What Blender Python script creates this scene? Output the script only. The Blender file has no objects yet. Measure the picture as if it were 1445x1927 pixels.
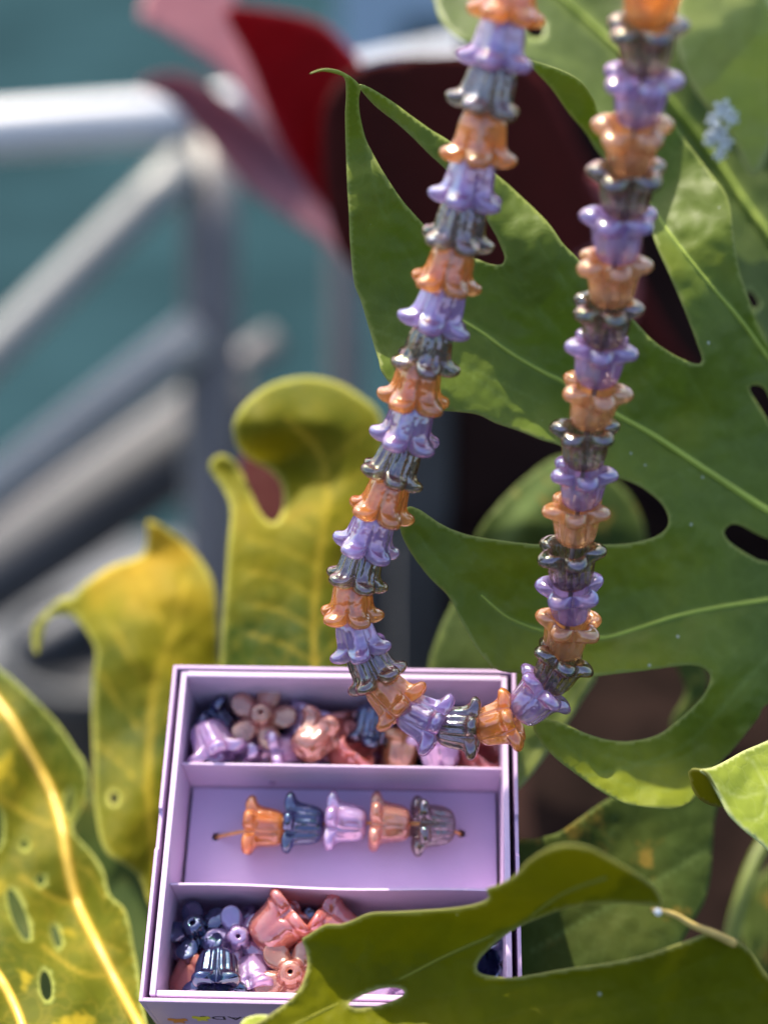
import bpy, math, random
import numpy as np
from mathutils import Vector, Matrix, geometry
import mathutils.noise as mnoise
random.seed(7); np.random.seed(7)
S = 0.01                       # geometry below is written in centimetres
R = math.radians
scene = bpy.context.scene
C = scene.collection

# ---------------------------------------------------------------- camera, world, sun
F, CX, CY = 2798.0, 722.5, 963.5          # focal length and centre of the photograph in its pixels
PITCH = 28.0
CAM = Vector((0, 0, 130.0))               # cm above the balcony floor
cam_d = bpy.data.cameras.new('camera'); cam = bpy.data.objects.new('camera', cam_d); C.objects.link(cam)
cam.location = CAM * S; cam.rotation_euler = (R(90 - PITCH), 0, 0)
cam_d.sensor_fit = 'VERTICAL'; cam_d.sensor_height = 24.0; cam_d.lens = 12.0 / math.tan(R(19.0))
cam_d.clip_start = 0.01; cam_d.clip_end = 600
cam_d.dof.use_dof = True; cam_d.dof.focus_distance = 0.274; cam_d.dof.aperture_fstop = 3.8
scene.camera = cam
RM = cam.rotation_euler.to_matrix()
def P(px, py, d):
    return CAM + RM @ Vector(((px - CX) / F * d, -(py - CY) / F * d, -d))

SUN = Vector((-0.20, 0.46, 0.88)).normalized()
elev = math.asin(SUN.z); azim = math.atan2(SUN.x, SUN.y)
w = bpy.data.worlds.new("World"); scene.world = w; w.use_nodes = True
nt = w.node_tree; bg = nt.nodes['Background']
sky = nt.nodes.new('ShaderNodeTexSky'); sky.sky_type = 'NISHITA'; sky.sun_disc = False; sky.dust_density = 3.0; sky.ozone_density = 0.6
sky.sun_elevation = elev; sky.sun_rotation = azim
nt.links.new(sky.outputs[0], bg.inputs[0]); bg.inputs[1].default_value = 0.15
sd = bpy.data.lights.new('sun', 'SUN'); sun = bpy.data.objects.new('sun', sd); C.objects.link(sun)
sd.energy = 3.8; sd.angle = R(0.5); sd.color = (1.0, 0.90, 0.74)
sun.rotation_euler = SUN.to_track_quat('Z', 'Y').to_euler(); sun.location = (0, 0, 4)
scene.view_settings.view_transform = 'Standard'; scene.view_settings.look = 'None'
scene.view_settings.exposure = 1.32; scene.view_settings.gamma = 1.0
cy = scene.cycles
cy.use_denoising = True; cy.max_bounces = 12; cy.transparent_max_bounces = 24
cy.caustics_reflective = False; cy.caustics_refractive = False; cy.sample_clamp_indirect = 6

# ---------------------------------------------------------------- helpers
def link(o): C.objects.link(o); return o
def tag(o, label=None, cat=None, group=None, kind=None):
    if label: o['label'] = label
    if cat: o['category'] = cat
    if group: o['group'] = group
    if kind: o['kind'] = kind
    return o
def empty(name, loc, label=None, cat=None, group=None):
    o = bpy.data.objects.new(name, None); o.empty_display_size = 0.01
    o.location = Vector(loc) * S; link(o); return tag(o, label, cat, group)
def mesh_obj(name, verts, faces, mat, parent=None, smooth=True, attrs=None, thick=0, offset=0.0, label=None):
    """verts are world cm; the mesh is stored relative to the parent's root location"""
    org = Vector((0, 0, 0))
    p = parent
    while p is not None: org += p.location; p = p.parent
    if parent is None:
        a = np.array([tuple(v) for v in verts]); org = Vector(a.mean(0)) * S
    m = bpy.data.meshes.new(name)
    m.from_pydata([tuple(Vector(v) * S - org) for v in verts], [], faces); m.update()
    if smooth: m.polygons.foreach_set('use_smooth', [True] * len(m.polygons))
    for k, vals in (attrs or {}).items():
        at = m.attributes.new(k, 'FLOAT', 'POINT'); at.data.foreach_set('value', np.asarray(vals, dtype=np.float32))
    if mat: m.materials.append(mat)
    o = bpy.data.objects.new(name, m); link(o)
    if parent is None: o.location = org
    else: o.parent = parent
    if thick:
        md = o.modifiers.new('thickness', 'SOLIDIFY'); md.thickness = thick * S; md.offset = offset
    if label: o['label'] = label
    return o
def inst(name, src, parent=None, mat=None, M=None):
    o = bpy.data.objects.new(name, src); link(o)
    if parent: o.parent = parent
    return o
def catmull(pts, step, closed):
    pts = [np.array(p, float) for p in pts]; n = len(pts); out = []
    for i in range(n if closed else n - 1):
        p1, p2 = pts[i], pts[(i + 1) % n]
        p0 = pts[i - 1] if (closed or i > 0) else p1
        p3 = pts[(i + 2) % n] if (closed or i + 2 < n) else p2
        L = np.linalg.norm(p2[:2] - p1[:2]); k = max(1, int(L / step + 0.5))
        for j in range(k):
            t = j / k
            out.append(0.5 * ((2 * p1) + (p2 - p0) * t + (2 * p0 - 5 * p1 + 4 * p2 - p3) * t * t + (3 * p1 - p0 - 3 * p2 + p3) * t ** 3))
    if not closed: out.append(pts[-1])
    return np.array(out)
def tube(pts, rad, seg=10, caps=True):
    """pts world cm; rad number or list"""
    pts = [Vector(p) for p in pts]; n = len(pts)
    rad = rad if hasattr(rad, '__len__') else [rad] * n
    vs, fs = [], []; prev = None
    for i, p in enumerate(pts):
        t = (pts[min(i + 1, n - 1)] - pts[max(i - 1, 0)]).normalized()
        if prev is None: a = t.orthogonal().normalized()
        else: a = (prev - t * prev.dot(t)).normalized()
        prev = a; b = t.cross(a)
        for k in range(seg):
            an = 2 * math.pi * k / seg
            vs.append(p + (a * math.cos(an) + b * math.sin(an)) * rad[i])
    for i in range(n - 1):
        for k in range(seg):
            k2 = (k + 1) % seg
            fs.append((i * seg + k, i * seg + k2, (i + 1) * seg + k2, (i + 1) * seg + k))
    if caps:
        fs.append(tuple(reversed(range(seg)))); fs.append(tuple((n - 1) * seg + k for k in range(seg)))
    return vs, fs
def bevbox(org, ax, ay, az, x0, x1, y0, y1, z0, z1):
    vs = [org + ax * x + ay * y + az * z for z in (z0, z1) for y in (y0, y1) for x in (x0, x1)]
    fs = [(0, 2, 3, 1), (4, 5, 7, 6), (0, 1, 5, 4), (2, 6, 7, 3), (0, 4, 6, 2), (1, 3, 7, 5)]
    return vs, fs
def box_obj(name, b, mat, parent=None, bevel=0.02, label=None):
    o = mesh_obj(name, b[0], b[1], mat, parent, smooth=False, label=label)
    if bevel:
        md = o.modifiers.new('edge', 'BEVEL'); md.width = bevel * S; md.segments = 2
    return o

# ---------------------------------------------------------------- materials
def new_mat(name):
    m = bpy.data.materials.new(name); m.use_nodes = True
    n = m.node_tree.nodes; n.clear()
    return m, n, m.node_tree.links, n.new('ShaderNodeOutputMaterial')
def ramp(n, stops, interp='LINEAR'):
    r = n.new('ShaderNodeValToRGB'); cr = r.color_ramp; cr.interpolation = interp
    while len(cr.elements) < len(stops): cr.elements.new(0.5)
    for e, (p, c) in zip(cr.elements, stops): e.position = p; e.color = (*c, 1)
    return r
def noise(n, l, scale, detail=3, rough=0.5, obj=True, dist=0):
    tc = n.new('ShaderNodeTexCoord'); t = n.new('ShaderNodeTexNoise')
    l.new(tc.outputs['Object' if obj else 'Generated'], t.inputs['Vector'])
    t.inputs['Scale'].default_value = scale; t.inputs['Detail'].default_value = detail
    t.inputs['Roughness'].default_value = rough; t.inputs['Distortion'].default_value = dist
    return t
def simple_mat(name, col, rough=0.5, var=0.12, scale=60, bump=0.0, bscale=400, metal=0.0, spec=0.5, sss=0.0):
    m, n, l, out = new_mat(name)
    b = n.new('ShaderNodeBsdfPrincipled'); l.new(b.outputs[0], out.inputs[0])
    t = noise(n, l, scale)
    r = ramp(n, [(0.3, tuple(c * (1 - var) for c in col)), (0.7, tuple(min(1, c * (1 + var)) for c in col))])
    l.new(t.outputs['Fac'], r.inputs[0]); l.new(r.outputs[0], b.inputs['Base Color'])
    b.inputs['Roughness'].default_value = rough; b.inputs['Metallic'].default_value = metal
    b.inputs['Specular IOR Level'].default_value = spec
    if bump:
        t2 = noise(n, l, bscale, 4); bp = n.new('ShaderNodeBump'); bp.inputs['Strength'].default_value = bump
        bp.inputs['Distance'].default_value = 0.0005
        l.new(t2.outputs['Fac'], bp.inputs['Height']); l.new(bp.outputs[0], b.inputs['Normal'])
    return m
def leaf_mat(name, c1, c2, c3, vein, rim, rough=0.46, spec=0.3, trans=0.45, tcol=(0.35, 0.5, 0.03), nscale=14, specks=0.0, spot=None, c3pos=0.72, gshift=0.0):
    m, n, l, out = new_mat(name)
    t = noise(n, l, nscale, 4, 0.55, dist=0.4)
    r = ramp(n, [(0.34, c1), (0.50, c2), (c3pos, c3)]); r.color_ramp.elements[0].position += gshift; r.color_ramp.elements[1].position += gshift * .6; r.color_ramp.elements[2].position += gshift * .6; l.new(t.outputs['Fac'], r.inputs[0])
    col = r.outputs[0]
    # fine tonal mottling of the blade
    t3 = noise(n, l, 260, 5, 0.6); mx = n.new('ShaderNodeMixRGB'); mx.blend_type = 'MULTIPLY'; mx.inputs[0].default_value = 0.45
    r3 = ramp(n, [(0.3, (0.72, 0.72, 0.72)), (0.7, (1.1, 1.1, 1.1))]); l.new(t3.outputs['Fac'], r3.inputs[0])
    l.new(col, mx.inputs[1]); l.new(r3.outputs[0], mx.inputs[2]); col = mx.outputs[0]
    # net of tertiary veins
    tc = n.new('ShaderNodeTexCoord'); vo = n.new('ShaderNodeTexVoronoi'); vo.feature = 'DISTANCE_TO_EDGE'
    vo.inputs['Scale'].default_value = 190
    wn = noise(n, l, 120, 2); ad = n.new('ShaderNodeMixRGB'); ad.inputs[0].default_value = 0.012
    l.new(tc.outputs['Object'], ad.inputs[1]); l.new(wn.outputs['Color'], ad.inputs[2]); l.new(ad.outputs[0], vo.inputs['Vector'])
    rv = ramp(n, [(0.0, (0.22, 0.22, 0.22)), (0.07, (0, 0, 0))]); rv.color_ramp.elements[0].color = (.11, .11, .11, 1); l.new(vo.outputs['Distance'], rv.inputs[0])
    mv = n.new('ShaderNodeMixRGB'); l.new(rv.outputs[0], mv.inputs[0]); l.new(col, mv.inputs[1]); mv.inputs[2].default_value = (*vein, 1); col = mv.outputs[0]
    for key, c in (('vein', vein), ('rim', rim)):
        a = n.new('ShaderNodeAttribute'); a.attribute_name = key
        mm = n.new('ShaderNodeMixRGB'); l.new(a.outputs['Fac'], mm.inputs[0]); l.new(col, mm.inputs[1]); mm.inputs[2].default_value = (*c, 1); col = mm.outputs[0]
    if spot:
        ts = noise(n, l, 95, 3, 0.6); rs = ramp(n, [(0.60, (0, 0, 0)), (0.70, (0.75, 0.75, 0.75))]); l.new(ts.outputs['Fac'], rs.inputs[0])
        ms = n.new('ShaderNodeMixRGB'); l.new(rs.outputs[0], ms.inputs[0]); l.new(col, ms.inputs[1]); ms.inputs[2].default_value = (*spot, 1); col = ms.outputs[0]
    if specks:
        vs = n.new('ShaderNodeTexVoronoi'); vs.inputs['Scale'].default_value = 330; vs.inputs['Randomness'].default_value = 1
        l.new(tc.outputs['Object'], vs.inputs['Vector'])
        k = ramp(n, [(0.0, (1, 1, 1)), (0.10, (1, 1, 1)), (0.14, (0, 0, 0))]); l.new(vs.outputs['Distance'], k.inputs[0])
        vc = n.new('ShaderNodeSeparateColor'); l.new(vs.outputs['Color'], vc.inputs[0])
        th = n.new('ShaderNodeMath'); th.operation = 'GREATER_THAN'; th.inputs[1].default_value = 0.93; l.new(vc.outputs[0], th.inputs[0])
        mu = n.new('ShaderNodeMath'); mu.operation = 'MULTIPLY'; l.new(k.outputs[0], mu.inputs[0]); l.new(th.outputs[0], mu.inputs[1])
        mu2 = n.new('ShaderNodeMath'); mu2.operation = 'MULTIPLY'; mu2.inputs[1].default_value = specks; l.new(mu.outputs[0], mu2.inputs[0])
        ms = n.new('ShaderNodeMixRGB'); l.new(mu2.outputs[0], ms.inputs[0]); l.new(col, ms.inputs[1]); ms.inputs[2].default_value = (0.55, 0.58, 0.5, 1); col = ms.outputs[0]
    b = n.new('ShaderNodeBsdfPrincipled'); l.new(col, b.inputs['Base Color'])
    b.inputs['Roughness'].default_value = rough; b.inputs['Specular IOR Level'].default_value = spec
    tr = n.new('ShaderNodeBsdfTranslucent')
    mt = n.new('ShaderNodeMixRGB'); mt.blend_type = 'MIX'; mt.inputs[0].default_value = 0.65
    mt.inputs[0].default_value = 0.45; l.new(col, mt.inputs[1]); mt.inputs[2].default_value = (*tcol, 1); l.new(mt.outputs[0], tr.inputs[0])
    mxs = n.new('ShaderNodeMixShader'); mxs.inputs[0].default_value = trans
    l.new(b.outputs[0], mxs.inputs[1]); l.new(tr.outputs[0], mxs.inputs[2]); l.new(mxs.outputs[0], out.inputs[0])
    bp = n.new('ShaderNodeBump'); bp.inputs['Strength'].default_value = 0.35; bp.inputs['Distance'].default_value = 0.0004
    tb = noise(n, l, 180, 3); mb = n.new('ShaderNodeMath'); mb.operation = 'SUBTRACT'
    l.new(tb.outputs['Fac'], mb.inputs[0]); l.new(rv.outputs[0], mb.inputs[1]); l.new(mb.outputs[0], bp.inputs['Height'])
    l.new(bp.outputs[0], b.inputs['Normal'])
    return m

G_LEAF = leaf_mat('leaf_green', (0.098, 0.150, 0.016), (0.135, 0.190, 0.016), (0.23, 0.26, 0.008), (0.22, 0.30, 0.07), (0.34, 0.38, 0.10), specks=0.7, c3pos=.66, trans=0.38, tcol=(0.22, 0.33, 0.01))
G_LEAF2 = leaf_mat('leaf_green_back', (0.060, 0.100, 0.020), (0.090, 0.130, 0.024), (0.19, 0.25, 0.06), (0.26, 0.33, 0.07), (0.35, 0.42, 0.14), nscale=10)
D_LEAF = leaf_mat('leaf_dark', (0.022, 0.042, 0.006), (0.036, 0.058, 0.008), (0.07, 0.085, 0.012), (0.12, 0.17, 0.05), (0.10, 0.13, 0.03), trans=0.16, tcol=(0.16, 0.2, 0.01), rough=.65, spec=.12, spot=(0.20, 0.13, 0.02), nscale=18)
O_LEAF = leaf_mat('leaf_olive', (0.125, 0.138, 0.002), (0.165, 0.168, 0.002), (0.24, 0.215, 0.003), (0.17, 0.18, 0.015), (0.42, 0.42, 0.14), trans=0.45, tcol=(0.34, 0.34, 0.01), specks=0.5, rough=.55, spec=.1)
P_LEAF = leaf_mat('leaf_pale', (0.22, 0.30, 0.06), (0.30, 0.36, 0.08), (0.38, 0.42, 0.13), (0.5, 0.55, 0.22), (0.6, 0.62, 0.3), trans=0.4)
L_LEAF = leaf_mat('leaf_lime', (0.26, 0.33, 0.03), (0.36, 0.42, 0.04), (0.45, 0.48, 0.09), (0.55, 0.60, 0.2), (0.7, 0.72, 0.35), trans=0.35, tcol=(0.5, 0.6, 0.05))
Y_LEAF = leaf_mat('leaf_yellow', (0.045, 0.080, 0.006), (0.24, 0.22, 0.008), (0.62, 0.39, 0.03), (0.75, 0.55, 0.06), (0.62, 0.62, 0.15), trans=0.5, tcol=(0.62, 0.52, 0.03), spec=.12, rough=.6, gshift=.05, nscale=12, c3pos=0.62)
YG_LEAF = leaf_mat('leaf_yellow_green', (0.035, 0.070, 0.005), (0.14, 0.15, 0.008), (0.45, 0.33, 0.03), (0.72, 0.50, 0.06), (0.45, 0.50, 0.12), trans=0.45, tcol=(0.46, 0.42, 0.015), spec=.12, rough=.6, gshift=.07, nscale=11, spot=(0.55, 0.42, 0.03))
MIDRIB = simple_mat('midrib_green', (0.30, 0.37, 0.06), 0.55, spec=.2)
MIDRIB_Y = simple_mat('midrib_yellow', (0.55, 0.37, 0.05), 0.4, 0.15, 90)
STEM = simple_mat('stem_brown', (0.42, 0.30, 0.08), 0.6, 0.3, 300)
R_LEAF = leaf_mat('leaf_red', (0.10, 0.006, 0.005), (0.30, 0.006, 0.010), (0.50, 0.010, 0.016), (0.3, 0.02, 0.02), (0.5, 0.03, 0.04), spec=.08, rough=.7, trans=0.3, tcol=(0.4, 0.015, 0.015), nscale=8)
M_LEAF = leaf_mat('leaf_maroon', (0.036, 0.006, 0.004), (0.062, 0.008, 0.005), (0.10, 0.010, 0.008), (0.08, 0.012, 0.012), (0.1, 0.012, 0.012), trans=0.3, tcol=(0.12, 0.006, 0.004), nscale=8, rough=.7, spec=.1)
K_LEAF = leaf_mat('leaf_pink', (0.40, 0.14, 0.16), (0.50, 0.20, 0.22), (0.56, 0.28, 0.28), (0.2, 0.06, 0.1), (0.6, 0.3, 0.3), trans=0.3, tcol=(0.6, 0.2, 0.2), nscale=8, spec=.1)
K_LEAF2 = leaf_mat('leaf_rose', (0.30, 0.12, 0.15), (0.40, 0.18, 0.21), (0.46, 0.22, 0.24), (0.16, 0.07, 0.10), (0.5, 0.2, 0.2), trans=0.3, tcol=(0.5, 0.12, 0.14), nscale=8, spec=.1)

def bead_mat(name, c1, c2, gl, trn, trs, transp, gloss=0.35, film=420, rough=0.05, sss=0.0):
    """pearly glass: tinted see-through body, light scattering through it, and a lustre coat"""
    m, n, l, out = new_mat(name)
    oi = n.new('ShaderNodeObjectInfo')
    tc = n.new('ShaderNodeTexCoord'); mp = n.new('ShaderNodeVectorMath'); mp.operation = 'ADD'
    l.new(tc.outputs['Object'], mp.inputs[0]); l.new(oi.outputs['Random'], mp.inputs[1])
    t = n.new('ShaderNodeTexNoise'); t.inputs['Scale'].default_value = 150; l.new(mp.outputs[0], t.inputs['Vector'])
    r = ramp(n, [(0.35, c1), (0.65, c2)]); l.new(t.outputs['Fac'], r.inputs[0])
    b = n.new('ShaderNodeBsdfPrincipled'); l.new(r.outputs[0], b.inputs['Base Color'])
    b.inputs['Roughness'].default_value = rough; b.inputs['Coat Weight'].default_value = 0.7; b.inputs['Coat Roughness'].default_value = 0.03
    b.inputs['Specular IOR Level'].default_value = 0.5
    b.inputs['Thin Film Thickness'].default_value = film; b.inputs['Thin Film IOR'].default_value = 1.8
    if sss:
        b.inputs['Subsurface Weight'].default_value = sss; b.inputs['Subsurface Radius'].default_value = (1.0, 0.6, 0.45); b.inputs['Subsurface Scale'].default_value = 0.0035
    tl = n.new('ShaderNodeBsdfTranslucent'); tl.inputs[0].default_value = (*trn, 1)
    m1 = n.new('ShaderNodeMixShader'); m1.inputs[0].default_value = 0.45 if transp > 0 else 0.25
    l.new(b.outputs[0], m1.inputs[1]); l.new(tl.outputs[0], m1.inputs[2])
    tp = n.new('ShaderNodeBsdfTransparent'); tp.inputs[0].default_value = (*trs, 1)
    rf = n.new('ShaderNodeBsdfRefraction'); rf.inputs['Color'].default_value = (*trs, 1); rf.inputs['IOR'].default_value = 1.35; rf.inputs['Roughness'].default_value = 0.04
    m0 = n.new('ShaderNodeMixShader'); m0.inputs[0].default_value = 0.5
    l.new(tp.outputs[0], m0.inputs[1]); l.new(rf.outputs[0], m0.inputs[2])
    m2 = n.new('ShaderNodeMixShader'); m2.inputs[0].default_value = transp
    l.new(m1.outputs[0], m2.inputs[1]); l.new(m0.outputs[0], m2.inputs[2])
    lw = n.new('ShaderNodeLayerWeight'); lw.inputs['Blend'].default_value = 0.5
    t2 = n.new('ShaderNodeTexNoise'); t2.inputs['Scale'].default_value = 70; l.new(mp.outputs[0], t2.inputs['Vector'])
    ad = n.new('ShaderNodeMath'); ad.operation = 'MULTIPLY_ADD'; ad.inputs[1].default_value = 1.3; ad.inputs[2].default_value = -0.45
    l.new(t2.outputs['Fac'], ad.inputs[0])
    ad2 = n.new('ShaderNodeMath'); ad2.operation = 'ADD'; l.new(ad.outputs[0], ad2.inputs[0]); l.new(lw.outputs['Facing'], ad2.inputs[1])
    gr = ramp(n, [(i / (len(gl) - 1) * 0.9 + 0.05, c) for i, c in enumerate(gl)]); l.new(ad2.outputs[0], gr.inputs[0])
    nb = n.new('ShaderNodeTexNoise'); nb.inputs['Scale'].default_value = 420; nb.inputs['Detail'].default_value = 2; l.new(mp.outputs[0], nb.inputs['Vector'])
    bmp = n.new('ShaderNodeBump'); bmp.inputs['Strength'].default_value = 0.7; bmp.inputs['Distance'].default_value = 0.0006; l.new(nb.outputs['Fac'], bmp.inputs['Height'])
    l.new(bmp.outputs[0], b.inputs['Coat Normal'])
    g = n.new('ShaderNodeBsdfGlossy'); l.new(bmp.outputs[0], g.inputs['Normal']); g.inputs['Roughness'].default_value = rough; l.new(gr.outputs[0], g.inputs['Color'])
    fr = n.new('ShaderNodeMath'); fr.operation = 'MULTIPLY_ADD'; fr.inputs[1].default_value = 0.4; fr.inputs[2].default_value = gloss; fr.use_clamp = True
    pw = n.new('ShaderNodeMath'); pw.operation = 'POWER'; pw.inputs[1].default_value = 2.5
    l.new(lw.outputs['Facing'], pw.inputs[0]); l.new(pw.outputs[0], fr.inputs[0])
    m3 = n.new('ShaderNodeMixShader'); l.new(fr.outputs[0], m3.inputs[0]); l.new(m2.outputs[0], m3.inputs[1]); l.new(g.outputs[0], m3.inputs[2])
    l.new(m3.outputs[0], out.inputs[0])
    return m
LUSTRE = [(1.0, 0.72, 0.85), (0.75, 0.72, 1.0), (0.62, 0.85, 1.0), (1.0, 0.85, 0.62), (1.0, 0.6, 0.75)]
B_OR = bead_mat('glass_orange', (1.0, 0.31, 0.07), (1.0, 0.43, 0.11), [(1.0, 0.80, 0.70), (1.0, 0.66, 0.75), (1.0, 0.88, 0.7), (1.0, 0.7, 0.8)], (1.0, 0.46, 0.14), (1.0, 0.77, 0.48), 0.58, 0.10, sss=.1)
B_PE = bead_mat('glass_peach', (1.0, 0.38, 0.17), (1.0, 0.50, 0.23), [(1.0, 0.92, 0.78), (1.0, 0.76, 0.72), (1.0, 0.95, 0.7), (1.0, 0.72, 0.76)], (1.0, 0.54, 0.27), (1.0, 0.82, 0.63), 0.58, 0.12, sss=.1)
B_LI = bead_mat('glass_lilac', (0.27, 0.16, 0.48), (0.40, 0.24, 0.56), LUSTRE, (0.66, 0.46, 0.92), (0.94, 0.88, 1.0), 0.46, 0.16, sss=.15)
B_LP = bead_mat('glass_lilac_pink', (0.66, 0.42, 0.80), (0.80, 0.52, 0.84), LUSTRE, (0.8, 0.55, 0.95), (0.96, 0.9, 1.0), 0.3, 0.22, sss=.15)
B_DK = bead_mat('glass_smoky', (0.025, 0.020, 0.028), (0.05, 0.038, 0.05), [(0.88, 0.80, 0.80), (0.62, 0.50, 0.76), (0.66, 0.70, 0.66), (1.0, 0.80, 0.5), (0.9, 0.5, 0.52)], (0.16, 0.12, 0.07), (0.84, 0.78, 0.72), 0.62, 0.18, 550)
B_NV = bead_mat('glass_navy', (0.010, 0.012, 0.04), (0.02, 0.018, 0.07), [(0.7, 0.66, 0.95), (0.42, 0.40, 0.85), (0.45, 0.6, 0.9), (0.9, 0.7, 0.6)], (0.05, 0.06, 0.2), (0.5, 0.55, 0.85), 0.22, 0.17, 550)
B_SA = bead_mat('glass_salmon', (0.90, 0.24, 0.20), (0.95, 0.36, 0.28), [(1.0, 0.6, 0.65), (0.95, 0.7, 0.85), (1.0, 0.75, 0.6)], (0.95, 0.30, 0.24), (1.0, 0.75, 0.7), 0.35, 0.15, sss=.2)
B_FO = bead_mat('glass_coral', (1.0, 0.38, 0.28), (1.0, 0.50, 0.36), [(1.0, 0.88, 0.65), (1.0, 0.7, 0.68), (1.0, 0.75, 0.82)], (1.0, 0.50, 0.36), (1.0, 0.82, 0.74), 0.60, 0.16, sss=.1)

CORD = simple_mat('cord_orange', (0.75, 0.36, 0.12), 0.6, 0.15, 900)
CORD_C = simple_mat('cord_clear', (0.35, 0.25, 0.22), 0.4)

BOXM = simple_mat('lilac_card', (0.54, 0.37, 0.58), 0.55, 0.04, 50, 0.12, 1500)
BOXI = simple_mat('lilac_tray', (0.62, 0.46, 0.65), 0.5, 0.04, 50, 0.10, 1500)
CARDM = simple_mat('lilac_insert', (0.54, 0.42, 0.64), 0.5, 0.03, 60, 0.10, 1500)
EDGEM = simple_mat('paper_edge', (0.78, 0.68, 0.78), 0.7, 0.08, 300)

# ---------------------------------------------------------------- leaf sheets
def inside(poly, q):
    x, y = q[:, 0], q[:, 1]; r = np.zeros(len(q), bool); n = len(poly)
    for i in range(n):
        x1, y1 = poly[i]; x2, y2 = poly[(i + 1) % n]
        if y1 == y2: continue
        c = ((y1 > y) != (y2 > y)) & (x < (x2 - x1) * (y - y1) / (y2 - y1) + x1); r ^= c
    return r
def seg_dist(poly, q, closed=True):
    best = np.full(len(q), 1e9); n = len(poly)
    for i in range(n if closed else n - 1):
        a = poly[i]; b = poly[(i + 1) % n]; ab = b - a; L = (ab ** 2).sum()
        t = np.clip(((q - a) @ ab) / max(L, 1e-9), 0, 1)
        best = np.minimum(best, np.hypot(*(q - a - t[:, None] * ab).T))
    return best
def rbf(ctrl):
    c = np.array(ctrl, float); X = c[:, :2] / 1000
    D = np.linalg.norm(X[:, None] - X[None], axis=2)
    n = len(c); A = np.zeros((n + 3, n + 3)); A[:n, :n] = np.where(D > 0, D ** 2 * np.log(D + 1e-12), 0) + np.eye(n) * 1e-3
    A[:n, n] = A[n, :n] = 1; A[:n, n + 1:] = X; A[n + 1:, :n] = X.T
    wts = np.linalg.lstsq(A, np.concatenate([c[:, 2], [0, 0, 0]]), rcond=None)[0]
    def f(q):
        q = np.asarray(q, float)[:, :2] / 1000; D = np.linalg.norm(q[:, None] - X[None], axis=2)
        return np.where(D > 0, D ** 2 * np.log(D + 1e-12), 0) @ wts[:n] + wts[n] + q @ wts[n + 1:]
    return f
def puck(V): return np.array([mnoise.noise(Vector((x / 42, y / 42, 3.1))) + .5 * mnoise.noise(Vector((x / 19, y / 19, 7.7))) for x, y in V])
def sheet(name, outline, holes, ctrl, mat, parent, spacing=8, veins=(), ripple=None, thick=0.022, rimw=5, pucker=.05, label=None, curl=0.0, curlw=30):
    """a leaf blade: triangulated inside its outline, given its own distance and relief, then real thickness"""
    out = catmull(outline, spacing, True); hs = [catmull(h, max(4, spacing * 0.6), True) for h in holes]
    x0, y0 = out.min(0); x1, y1 = out.max(0)
    gx, gy = np.meshgrid(np.arange(x0, x1, spacing), np.arange(y0, y1, spacing * 0.87))
    gx = gx + (np.arange(gx.shape[0]) % 2)[:, None] * spacing * 0.5
    q = np.stack([gx.ravel(), gy.ravel()], 1); k = inside(out, q)
    for h in hs: k &= ~inside(h, q)
    q = q[k]; dd = seg_dist(out, q)
    for h in hs: dd = np.minimum(dd, seg_dist(h, q))
    q = q[dd > spacing * 0.55]
    rings = [out] + hs; pts = []; edges = []
    for rg in rings:
        s0 = len(pts); pts += [tuple(p) for p in rg]; edges += [(s0 + i, s0 + (i + 1) % len(rg)) for i in range(len(rg))]
    nb = len(pts); pts += [tuple(p) for p in q]
    v, e, f, ov, oe, of = geometry.delaunay_2d_cdt([Vector(p) for p in pts], edges, [], 0, 1e-4)
    V = np.array([(p.x, p.y) for p in v]); T = np.array([t for t in f if len(t) == 3])
    cen = V[T].mean(1); k = inside(out, cen)
    for h in hs: k &= ~inside(h, cen)
    T = T[k]
    d = rbf(ctrl)(V)
    bd = seg_dist(out, V)
    for h in hs: bd = np.minimum(bd, seg_dist(h, V))
    rim = np.clip(1 - bd / rimw, 0, 1); vein = np.zeros(len(V))
    for pl, wd, st in veins:
        dist = seg_dist(catmull(pl, 15, False), V, False)
        g = np.exp(-(dist / wd) ** 2); vein = np.maximum(vein, g * st)
        d = d + 0.05 * np.exp(-(dist / (wd * 3.5)) ** 2) * st          # veins lie in a shallow valley
    if curl: d = d + curl * np.exp(-bd / curlw)
    if ripple is not None: d = d + ripple(V[:, 0], V[:, 1])
    if pucker: d = d + pucker * puck(V)
    W = [P(V[i, 0], V[i, 1], d[i]) for i in range(len(V))]
    o = mesh_obj(name, W, [tuple(int(a) for a in t) for t in T], mat, parent, attrs={'vein': vein, 'rim': rim * 0.8}, thick=thick, label=label)
    o['_'] = 0; del o['_']
    df = rbf(ctrl)
    return o, df
def vein_tube(name, pl, df, rad, mat, parent, lift=0.02, off=None, taper=True):
    c = catmull(pl, 12, False); d = df(c) + 0.05 - lift
    if off is not None: d = d + off(c[:, 0], c[:, 1])
    d = d + .05 * puck(c)
    n = len(c); rr = [rad * (0.35 + 0.65 * (i / (n - 1))) if taper else rad for i in range(n)]
    vs, fs = tube([P(c[i, 0], c[i, 1], d[i]) for i in range(n)], rr, 8)
    return mesh_obj(name, vs, fs, mat, parent)

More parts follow.
